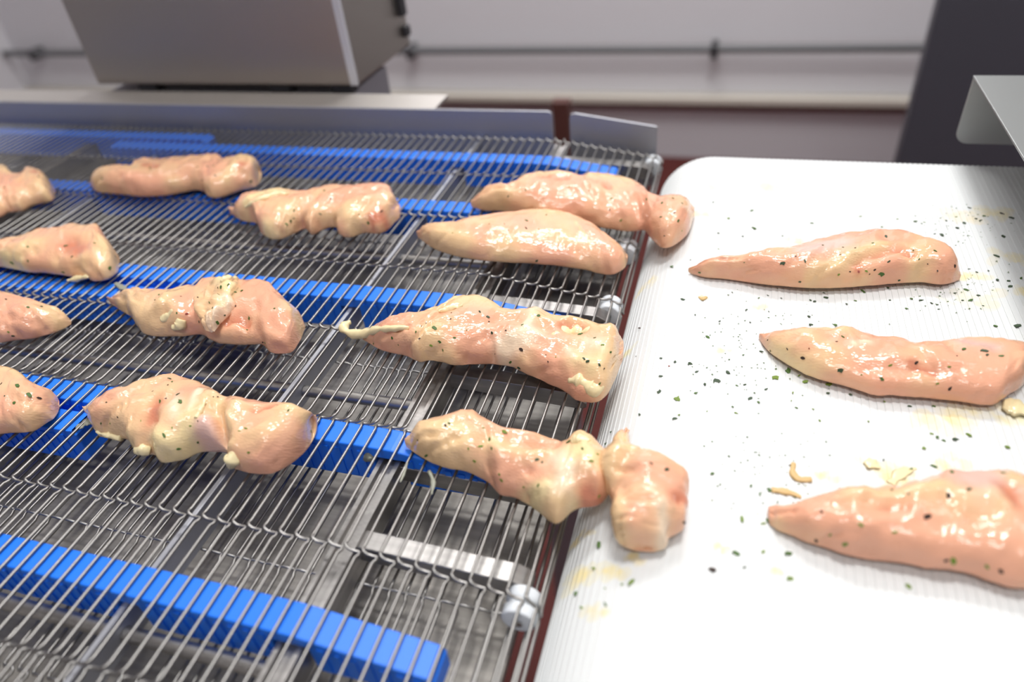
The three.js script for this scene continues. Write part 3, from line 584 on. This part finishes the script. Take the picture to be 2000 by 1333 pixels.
tender('large knobbly tender with a curled pale tendon at its tip', {
  o: [640, 560, .3], H: 2.7, seedz: 11, tone: -.02, M: 140, K: 42,
  far: [[230, 318], [380, 245], [560, 200], [720, 165], [850, 105], [960, 90], [1080, 135], [1180, 185], [1270, 185], [1360, 175], [1500, 218], [1640, 243], [1780, 278], [1880, 290], [1920, 370]],
  near: [[230, 345], [340, 395], [500, 430], [590, 470], [650, 455], [800, 490], [960, 490], [1080, 485], [1150, 495], [1230, 520], [1380, 590], [1560, 680], [1650, 735], [1780, 730], [1915, 510]],
  feats: [['pink', [[950, 330], [1150, 350]], 1.3, .1], ['cream', [[700, 330], [620, 420], [740, 430]], .9, .25], ['n', [[660, 445], [850, 445]], .25, -.3], ['cream', [[850, 110], [980, 110], [1100, 150]], .6, .2], ['white', [[1360, 185], [1330, 270], [1290, 340], [1390, 380]], .45, .2], ['cream', [[1400, 260], [1600, 260], [1850, 300]], .7, .3], ['red', [[1540, 310], [1640, 330]], .5, -.3], ['white', [[1700, 430], [1800, 430]], .5, .15], ['yellow', [[1600, 540], [1720, 590]], .6, .3], ['white', [[1560, 480], [1600, 520]], .3, .1], ['n', [[1600, 600], [1760, 650]], .25, -.35], ['pink', [[1420, 450], [1480, 580], [1640, 690]], 1.1, .1], ['white', [[1150, 400], [1300, 380]], .7, 0], ['n', [[1300, 450], [1380, 560]], .3, -.3], ['cream', [[1860, 400], [1880, 550], [1800, 700]], .6, .1], ['pink', [[800, 230], [1150, 270]], .7, 0], ['n', [[860, 300], [1080, 300], [1220, 250]], .35, -.25]],
}, {
  fats: [['tendon', [[530, 268], [420, 272], [320, 283], [230, 310], [150, 305], [105, 275], [120, 245], [150, 232]], [.12, .3, .36, .4, .42, .4, .35, .2], .0], ['fat_flap', [[1470, 330], [1490, 300], [1560, 285], [1680, 270], [1800, 300]], [.3, .7, .75, .6, .3], -.45], ['fat_flap', [[1570, 580], [1650, 590], [1740, 640], [1790, 610]], [.25, .55, .5, .25], -.36], ['fat_nub', [[720, 162], [790, 145], [880, 125]], [.12, .25, .15], -.02]],
  flakes: [[690, 270, .4, 0], [510, 276, .25, 2], [805, 170, .16, 0], [800, 212, .15, 3], [990, 165, .22, 1], [1040, 198, .28, 1], [1265, 250, .25, 0], [1160, 285, .15, 3], [1070, 302, .22, 1], [730, 360, .28, 0], [825, 335, .25, 0], [750, 415, .2, 0], [670, 385, .24, 2], [595, 340, .2, 3], [420, 335, .22, 0], [1260, 410, .32, 3], [1420, 445, .12, 3], [1435, 490, .13, 3], [1645, 310, .35, 0], [1735, 335, .24, 0], [1560, 285, .24, 0], [1665, 470, .28, 1], [1790, 380, .26, 2], [1840, 430, .24, 0], [1690, 490, .28, 1], [1770, 510, .25, 1], [1770, 635, .26, 0], [1745, 690, .28, 0], [1620, 580, .14, 0], [1190, 495, .26, 0], [300, 370, .24, 0], [575, 295, .18, 0], [610, 258, .1, 3], [640, 240, .12, 3], [1050, 228, .14, 3], [905, 285, .12, 0], [1370, 190, .28, 0], [1485, 460, .12, 2], [1245, 530, .25, 1], [460, 380, .12, 0], [1090, 440, .1, 3], [1925, 330, .2, 1], [1800, 535, .15, 3]],
});

tender('twisted tender with thick flap on the white belt and tail on mesh', {
  o: [780, 790, .3], H: 2.6, seedz: 12, tone: -.02, M: 120, K: 40,
  far: [[40, 240], [130, 140], [260, 100], [400, 70], [480, 65], [580, 128], [680, 183], [850, 208], [1000, 238], [1100, 243], [1180, 203], [1240, 228], [1330, 300], [1420, 320]],
  near: [[50, 285], [150, 340], [280, 385], [400, 410], [500, 450], [580, 500], [650, 570], [780, 600], [880, 670], [1020, 765], [1130, 680], [1180, 660], [1300, 650], [1390, 560]],
  feats: [['cream', [[100, 230], [350, 250]], 1.8, 0], ['pink', [[700, 270], [1000, 300]], .9, -.1], ['n', [[620, 290], [800, 330], [1000, 320]], .35, -.4], ['cream', [[600, 310], [780, 380], [900, 400]], .6, .3], ['pink', [[700, 480], [950, 500]], .9, .1], ['yellow', [[800, 600], [1000, 590], [1130, 620]], .6, .2], ['white', [[1040, 420], [1100, 470], [1060, 580]], .6, .15], ['yellow', [[1180, 360], [1240, 400]], .7, .35], ['cream', [[1150, 230], [1220, 260]], .5, .2], ['red', [[1230, 560], [1310, 600]], .6, -.4], ['cream', [[1020, 700]], .8, 0], ['n', [[560, 300], [600, 480]], .3, -.25]],
}, {
  slabs: [['meat_flap', {
    far: [[1492, 168], [1500, 260], [1525, 345], [1650, 385], [1780, 432], [1878, 510], [1880, 600], [1862, 700], [1868, 780], [1775, 850], [1760, 920], [1650, 965]],
    near: [[1475, 168], [1420, 225], [1350, 320], [1290, 450], [1320, 520], [1362, 570], [1372, 640], [1378, 720], [1388, 800], [1405, 880], [1455, 925], [1560, 960]],
    H: 2.7, fy: .4, ny: .4, M: 100, K: 36, seedz: 22, tone: .02, flatG: WT,
    feats: [['pink', [[1600, 480], [1750, 540]], 1.3, .1], ['cream', [[1470, 200], [1440, 330], [1350, 450]], .7, .2], ['n', [[1480, 400], [1400, 520]], .35, -.35], ['cream', [[1400, 680], [1420, 860]], .6, .1], ['yellow', [[1430, 890], [1580, 945], [1740, 900]], .45, .1], ['n', [[1500, 680], [1640, 690], [1700, 760]], .25, -.3], ['white', [[1700, 700], [1720, 800], [1730, 900]], .3, .15], ['red', [[1800, 640], [1860, 610]], .35, -.25], ['n', [[1760, 700], [1780, 830]], .25, -.4]],
  }]],
  fats: [['fat_nub', [[1130, 240], [1180, 225], [1235, 245]], [.25, .45, .25], -.1]],
  flakes: [[585, 235, .35, 0], [530, 275, .28, 2], [600, 285, .25, 0], [175, 335, .3, 0], [490, 370, .25, 2], [320, 125, .2, 0], [545, 155, .2, 2], [680, 178, .45, 2], [1100, 245, .4, 0], [650, 455, .25, 2], [665, 495, .25, 2], [905, 530, .22, 0], [895, 360, .25, 1], [930, 380, .2, 1], [300, 138, .2, 3], [1250, 370, .26, 2], [1190, 290, .2, 0], [1640, 385, .3, 1], [1740, 425, .28, 1], [1850, 770, .25, 3], [450, 290, .14, 2], [810, 540, .16, 2], [120, 235, .14, 3], [1300, 600, .2, 2], [1290, 325, .2, 2]],
});

tender('slender tender with long pointed tail and grooved thick end on the white belt', {
  o: [1330, 440, .28], H: 2.5, seedz: 13, tone: .3, amp: .8, M: 120,
  far: [[50, 320], [190, 268], [260, 260], [400, 242], [560, 213], [720, 188], [860, 158], [1000, 118], [1130, 88], [1280, 65], [1420, 58], [1540, 72], [1660, 107], [1780, 152], [1880, 212], [1930, 290], [1942, 360]],
  near: [[60, 335], [160, 345], [300, 355], [450, 372], [600, 390], [720, 400], [860, 412], [1000, 418], [1130, 415], [1280, 405], [1400, 395], [1500, 385], [1600, 378], [1700, 375], [1800, 390], [1880, 395], [1940, 385]],
  feats: [['yellow', [[60, 325], [180, 310]], 1, 0], ['red', [[1190, 290], [1290, 265], [1400, 245], [1500, 222], [1600, 250]], .28, -.4], ['pink', [[1480, 280], [1350, 310]], .8, .15], ['cream', [[900, 335], [1100, 310], [1250, 240], [1400, 200]], .45, .15], ['cream', [[1250, 340], [1500, 360], [1750, 330]], .5, .1], ['violet', [[850, 230], [1100, 170]], .8, 0], ['cream', [[1650, 290], [1750, 270]], .5, .1], ['pink', [[1850, 270]], 1, 0], ['red', [[1230, 310]], .3, -.1]],
}, { flakes: [[710, 265, .42, 1], [865, 252, .28, 1], [1400, 340, .5, 0], [1110, 205, .2, 1], [990, 140, .22, 0], [1215, 160, .25, 1], [1430, 78, .4, 1], [1770, 178, .3, 0], [1290, 320, .28, 2], [1350, 315, .2, 3], [1240, 325, .2, 4], [1450, 255, .25, 1], [1315, 342, .12, 3], [1100, 345, .2, 2], [130, 330, .26, 0], [1720, 270, .15, 3], [1660, 240, .16, 0], [830, 395, .22, 1], [800, 217, .15, 3], [1790, 320, .15, 3], [1130, 155, .15, 1], [1910, 285, .25, 3], [1340, 125, .2, 0], [1520, 388, .2, 1], [440, 262, .1, 0], [1620, 175, .15, 0], [1180, 325, .15, 3]] });

tender('wide flat tender on the white belt with glistening beads along its near side', {
  o: [1470, 620, .265], H: 2.1, seedz: 14, tone: .26, amp: .8, M: 120,
  far: [[45, 150], [140, 127], [260, 112], [400, 107], [550, 102], [640, 85], [720, 117], [850, 142], [1000, 162], [1130, 182], [1180, 210], [1340, 205], [1500, 177], [1650, 162], [1760, 177], [1880, 197], [2000, 215], [2100, 230]],
  near: [[50, 165], [120, 240], [230, 310], [380, 390], [530, 450], [660, 485], [800, 525], [930, 550], [1060, 560], [1200, 570], [1330, 580], [1450, 590], [1560, 605], [1680, 620], [1780, 625], [1900, 550], [1980, 500], [2100, 400]],
  feats: [['yellow', [[60, 155], [180, 230], [420, 400]], .8, 0], ['cream', [[500, 440], [800, 510]], .7, 0], ['pink', [[780, 260], [1000, 400]], 1.3, 0], ['pink', [[1500, 350], [1800, 450]], 1.8, .1], ['white', [[700, 260], [790, 240], [900, 238]], .14, .06], ['red', [[1150, 390], [1330, 440]], .25, -.12], ['violet', [[1560, 230], [1720, 260]], .7, -.1], ['cream', [[600, 100], [650, 130]], .6, .15]],
}, { flakes: [[645, 390, .45, 1], [660, 143, .24, 0], [615, 180, .2, 3], [955, 455, .3, 0], [1205, 340, .26, 3], [1015, 355, .24, 2], [1560, 235, .34, 0], [1700, 250, .42, 1], [1730, 280, .25, 1], [1830, 288, .32, 0], [1445, 365, .25, 2], [1450, 530, .34, 3], [370, 300, .3, 3], [130, 250, .2, 1], [110, 170, .15, 3], [255, 235, .16, 3], [1365, 490, .22, 2], [415, 230, .12, 4], [1505, 285, .15, 3], [800, 425, .12, 2]] });

tender('largest smooth pink tender on the white belt with blunt squared tip and lengthwise grooves', {
  o: [1480, 880, .26], H: 2.5, seedz: 15, tone: .36, amp: .9, M: 130,
  far: [[85, 425], [160, 430], [260, 420], [330, 387], [480, 362], [620, 332], [760, 312], [880, 302], [1000, 292], [1150, 267], [1300, 222], [1430, 165], [1560, 182], [1700, 182], [1840, 163], [1960, 182], [2100, 260], [2250, 380]],
  near: [[95, 570], [150, 590], [250, 620], [360, 670], [480, 705], [620, 750], [760, 785], [900, 810], [1050, 830], [1200, 850], [1350, 870], [1500, 890], [1620, 920], [1760, 970], [1900, 1010], [2000, 1030], [2150, 1020], [2250, 900]],
  feats: [['cream', [[120, 480], [200, 560], [420, 660]], .6, 0], ['red', [[780, 480], [950, 500], [1080, 490]], .35, -.4], ['cream', [[700, 400], [900, 410], [1050, 390], [1350, 370]], .55, .3], ['red', [[1400, 480], [1550, 560], [1750, 540]], .35, -.4], ['cream', [[1500, 470], [1700, 500], [1750, 420]], .8, .25], ['violet', [[1600, 260], [1750, 270]], 1.2, .1], ['pink', [[900, 650], [1500, 750], [1850, 850]], 1.6, 0], ['red', [[1830, 350], [1880, 450]], .5, -.2], ['cream', [[1900, 250]], .6, .1]],
}, { flakes: [[1590, 295, .36, 1], [1435, 340, .3, 3], [1270, 505, .4, 3], [775, 560, .28, 2], [655, 710, .32, 2], [545, 635, .25, 2], [1470, 830, .36, 2], [1410, 830, .3, 3], [1720, 870, .32, 2], [1830, 910, .3, 3], [1840, 170, .32, 0], [1460, 165, .28, 0], [1005, 297, .25, 1], [440, 680, .25, 3], [480, 460, .18, 3], [1030, 615, .25, 2], [1130, 325, .15, 3]] });

// ---------------------------------------------------------------- herb flakes on the white belt
{
  const L = [];
  const add = (ox, oy, s, a) => a.forEach(([x, y, r, k]) => L.push([ox + s * x, oy + s * y, r ?? .2, k]));
  add(1300, 433, .3504, [[495, 38, .42, 0], [575, 168, .3], [95, 430, .3], [880, 398, .2], [890, 425, .34], [1100, 390, .34, 0], [1420, 440, .36], [1370, 430, .24, 0], [1540, 75, .42], [1625, 35, .3], [1665, 10], [1880, 83, .34], [1845, 193, .42], [1690, 265], [1735, 283], [1800, 275, .15], [1850, 325, .25], [1910, 333, .25], [1920, 362, .32], [1980, 318, .32, 0], [1670, 380, .4, 0], [1610, 400, .25], [1700, 440, .35, 0], [1745, 412, .25], [1340, 485, .26, 0], [1240, 370, .28], [1010, 460], [1058, 442, .2, 0], [830, 445], [808, 440], [645, 428, .15], [570, 413, .17], [350, 410, .15, 0], [370, 395, .15], [450, 495, .2], [575, 503, .13], [165, 520, .14], [300, 557, .16], [470, 562, .15], [800, 530, .25], [808, 577, .3], [945, 577, .28, 0], [235, 645, .3, 0], [530, 725, .34], [345, 840, .42], [280, 890, .44], [220, 908, .26], [140, 793, .3], [55, 780, .2], [170, 840, .3], [65, 990, .42, 2], [685, 835, .5, 0], [612, 870, .5, 2], [775, 897, .36, 2], [745, 860, .2, 2], [910, 908, .42, 2], [557, 938, .28], [905, 957, .24], [440, 912, .22], [395, 915, .22, 0], [165, 958, .3, 0], [470, 990, .3], [515, 1008, .24, 0], [1030, 965, .2], [390, 1068, .26, 2], [1220, 1005, .15, 2], [1360, 1030, .22], [1495, 1030, .26, 0], [730, 1040, .2, 0], [820, 1047, .15, 2], [75, 1078, .18, 2], [48, 1100, .26], [1960, 585, .5], [1835, 583, .26, 0], [1610, 1215, .42], [1515, 1203, .22, 0], [1550, 1222, .2, 0], [1480, 1185, .2, 2], [1690, 1190, .3, 2], [1440, 1265, .2, 2], [1905, 1258, .26, 2], [860, 1112, .2, 2], [1130, 1115, .15, 2], [35, 228, .3], [430, 82, .22], [293, 65, .3], [295, 153, .15, 2], [650, 80, .15, 0], [1250, 440, .2], [1480, 455], [1515, 465], [1520, 490], [1655, 440], [1770, 470, .15], [140, 210, .15], [230, 1060, .15, 2], [710, 955, .2, 2], [700, 1000, .15, 2]]);
  add(1300, 0, .3504, [[265, 1128, .3], [480, 1175, .28, 0], [350, 1218, .25, 2], [815, 1245, .25, 0], [1085, 1208, .22, 2], [1290, 1222, .2, 2], [1390, 1235, .3, 0], [1205, 1265, .2, 2], [1440, 1240, .2, 2], [1565, 1232, .2], [1730, 1220, .25], [1755, 1230, .3], [1775, 1205, .25, 0], [1695, 1160, .3], [1665, 1245, .32], [1870, 1190, .4, 3], [1930, 1215, .4], [1500, 1305, .2], [1620, 1210, .2, 2]]);
  add(650, 433, .3504, [[1890, 225, .28, 0], [1950, 430, .34], [1715, 505, .3, 3], [1830, 745, .2], [1830, 850, .28], [1820, 940, .36], [1920, 990, .4, 2], [1710, 1040, .28], [1905, 1100, .26], [1905, 780, .16], [1875, 800, .15, 4], [1690, 670, .12, 3], [1520, 1110, .22], [1545, 1195, .26], [1550, 1060, .2], [1500, 1255, .22], [1640, 1110, .15], [1985, 795, .22], [1560, 1140, .15], [1490, 1200, .16]]);
  add(1300, 866, .3504, [[260, 170, .22, 0], [475, 240, .26, 0], [525, 285, .2, 0], [425, 425, .36, 2], [565, 430, .25, 0], [545, 450, .24, 2], [395, 615, .4, 0], [545, 610, .25, 2], [685, 615, .4, 0], [260, 705, .36, 3], [437, 695, .25], [695, 755, .36, 2], [1355, 800, .3, 2], [290, 240, .12, 0], [1440, 25, .15, 2], [1905, 22, .22, 2], [580, 262, .3, 0], [1215, 95, .15], [1495, 130, .3, 0], [1365, 145, .3, 0], [705, 125, .3, 3]]);
  add(650, 866, .3504, [[1485, 505, .42, 0], [1665, 770, .4, 2], [1350, 738, .28, 0], [1385, 850, .25, 2], [1518, 873, .22, 0], [1455, 635, .25, 2], [1610, 775, .15, 2], [1515, 775, .15, 2]]);
  const KIND = ['green herb flake', 'dark green herb flake', 'yellowish green herb flake', 'brown pepper crumb', 'tiny red chilli crumb'];
  const ZONES = [['beside the slender tender', [[1400, 530], [1600, 520], [1800, 520], [1870, 540]]], ['beside the wide flat tender', [[1500, 670], [1650, 720], [1850, 740], [1950, 690]]], ['beside the largest pink tender', [[1510, 1000], [1700, 1000], [1900, 950], [1900, 1120]]],
    ['near the twisted tender', [[1200, 880], [1270, 960], [1300, 1080], [1180, 1060]]], ['near its nose', [[1260, 500], [1240, 620], [1215, 740], [1290, 400], [1380, 400]]], ['near the sheet cover', [[1960, 400], [1990, 500]]]];
  const zone = (x, y) => { let b = 1e9, n = ''; for (const [t, ps] of ZONES) for (const [px, py] of ps) { const d = Math.hypot(x - px, y - py); if (d < b) { b = d; n = t; } } return n; };
  for (const [x, y, r, k = 1] of L) {
    const p = onY(x, y, WT + .005);
    if (p.x < -1.2) p.y = WT - WRAD + Math.sqrt(Math.max(0, WRAD * WRAD - (p.x - WX) ** 2));
    const q = V(p.x * P, Y0 + p.y * P, p.z * P);
    const m = flake(scene, q, V(0, 1, 0), r, k, ['herb_flake', 'herb_flake', 'herb_flake', 'pepper_crumb', 'chilli_crumb'][k]);
    const nm = (k < 3 ? (r >= .33 ? 'large ' : r <= .2 ? 'small ' : '') : '') + KIND[k], zn = zone(x, y);
    tag(m, nm + ' on the white belt ' + zn, k < 3 ? 'herb' : 'spice', nm + 's ' + zn);
  }
  // fine specks nobody could count
  const specks = [];
  for (let i = 0; i < 420; i++) {
    const c = [[1480, 640, 150, 130], [1850, 560, 110, 60], [1430, 700, 90, 90], [1230, 560, 30, 120], [1880, 440, 90, 40], [1500, 930, 120, 90]][i % 6];
    const px = c[0] + (rnd() + rnd() - 1) * c[2] * 1.3, py = c[1] + (rnd() + rnd() - 1) * c[3] * 1.3, p = onY(px, py, WT + .01);
    if (p.x < -1.2) continue;
    const r = .035 + .06 * rnd() * rnd();
    specks.push(new THREE.TetrahedronGeometry(r).rotateY(rnd() * 6).scale(1.4, .5, 1).translate(p.x, p.y, p.z));
  }
  solo('herb_specks', mergeGeometries(specks), M.herb, 'scatter of tiny herb specks over the white belt', 'herb', null, 'stuff');
}

// ---------------------------------------------------------------- scraps
function scrap(name, pts, radii, mat, label, category, y = null, flat = .5) {
  const w = pts.map(p => { let q = onY(p[0], p[1], 0); const h = y ?? groundY(q.x); return onY(p[0], p[1], h + radii[0] * flat * .8); });
  const cv = new THREE.CatmullRomCurve3(w), N = 18, pp = cv.getPoints(N);
  const rr = pp.map((q, i) => { const t = i / N * (radii.length - 1), k = Math.min(radii.length - 2, Math.floor(t)); return (radii[k] + (radii[k + 1] - radii[k]) * (t - k)) * (1 + .5 * fbm(q.x * 2, 3, q.z * 2, 2)); });
  const gg = sweep(pp, rr, 10), yb = Math.min(...pp.map(q => q.y)), ps = gg.attributes.position;
  for (let i = 0; i < ps.count; i++) ps.setY(i, yb + (ps.getY(i) - yb) * flat);
  gg.computeVertexNormals();
  solo(name, gg, mat, label, category);
}
scrap('marinade_strand', [[1550, 905], [1549, 925], [1560, 936], [1585, 937]], [.12, .2, .2, .15], M.scrap, 'orange curled marinade strand on the white belt with a black crumb', 'food scrap');
scrap('marinade_strand', [[1507, 957], [1530, 960], [1550, 965], [1565, 972]], [.15, .22, .24, .12], M.scrap, 'straight tan strand of marinade beside the blunt squared tender tip', 'food scrap');
scrap('fat_scrap', [[1692, 900], [1705, 908], [1720, 914]], [.3, .4, .1], M.fat, 'small pale fat scrap on the white belt near the largest tender', 'food scrap', null, .25);
scrap('fat_scrap', [[1958, 790], [1980, 796], [2010, 806]], [.5, .75, .6], M.fat, 'flat yellow fat scrap beside the wide flat tender end', 'food scrap', null, .3);
scrap('fat_scrap', [[1740, 945], [1760, 925], [1790, 915]], [.2, .28, .1], M.fat, 'curved pale fat smear behind the largest tender', 'food scrap', null, .15);
scrap('meat_crumb', [[1365, 580], [1372, 584], [1380, 580]], [.1, .16, .08], M.scrap, 'tiny tan meat crumb left of the two lone tenders on the white belt', 'food scrap', null, .5);
scrap('residue_lump', [[716, 886], [722, 893], [724, 899]], [.25, .42, .2], M.residue, 'greenish fat blob on the blue strip end below the folded tender', 'food scrap', -1.3, .9);
scrap('residue_smear', [[150, 838], [168, 826], [186, 822]], [.2, .45, .3], M.residue, 'grey marinade residue under the tip of the folded tender', 'food scrap', -.2, .3);
scrap('residue_smear', [[838, 920], [846, 942], [843, 966]], [.08, .15, .05], M.residue, 'grey slime string on belt wires below the twisted tender', 'food scrap', .05, .5);
scrap('residue_smear', [[795, 905], [790, 922], [782, 942]], [.06, .1, .05], M.residue, 'grey slime string on belt wires beside the channel beam', 'food scrap', .05, .5);
scrap('residue_smear', [[225, 553], [236, 560], [246, 566]], [.15, .3, .15], M.residue, 'grey residue beside the broad plain tender blunt end', 'food scrap', .02, .3);

renderer.render(scene, camera);
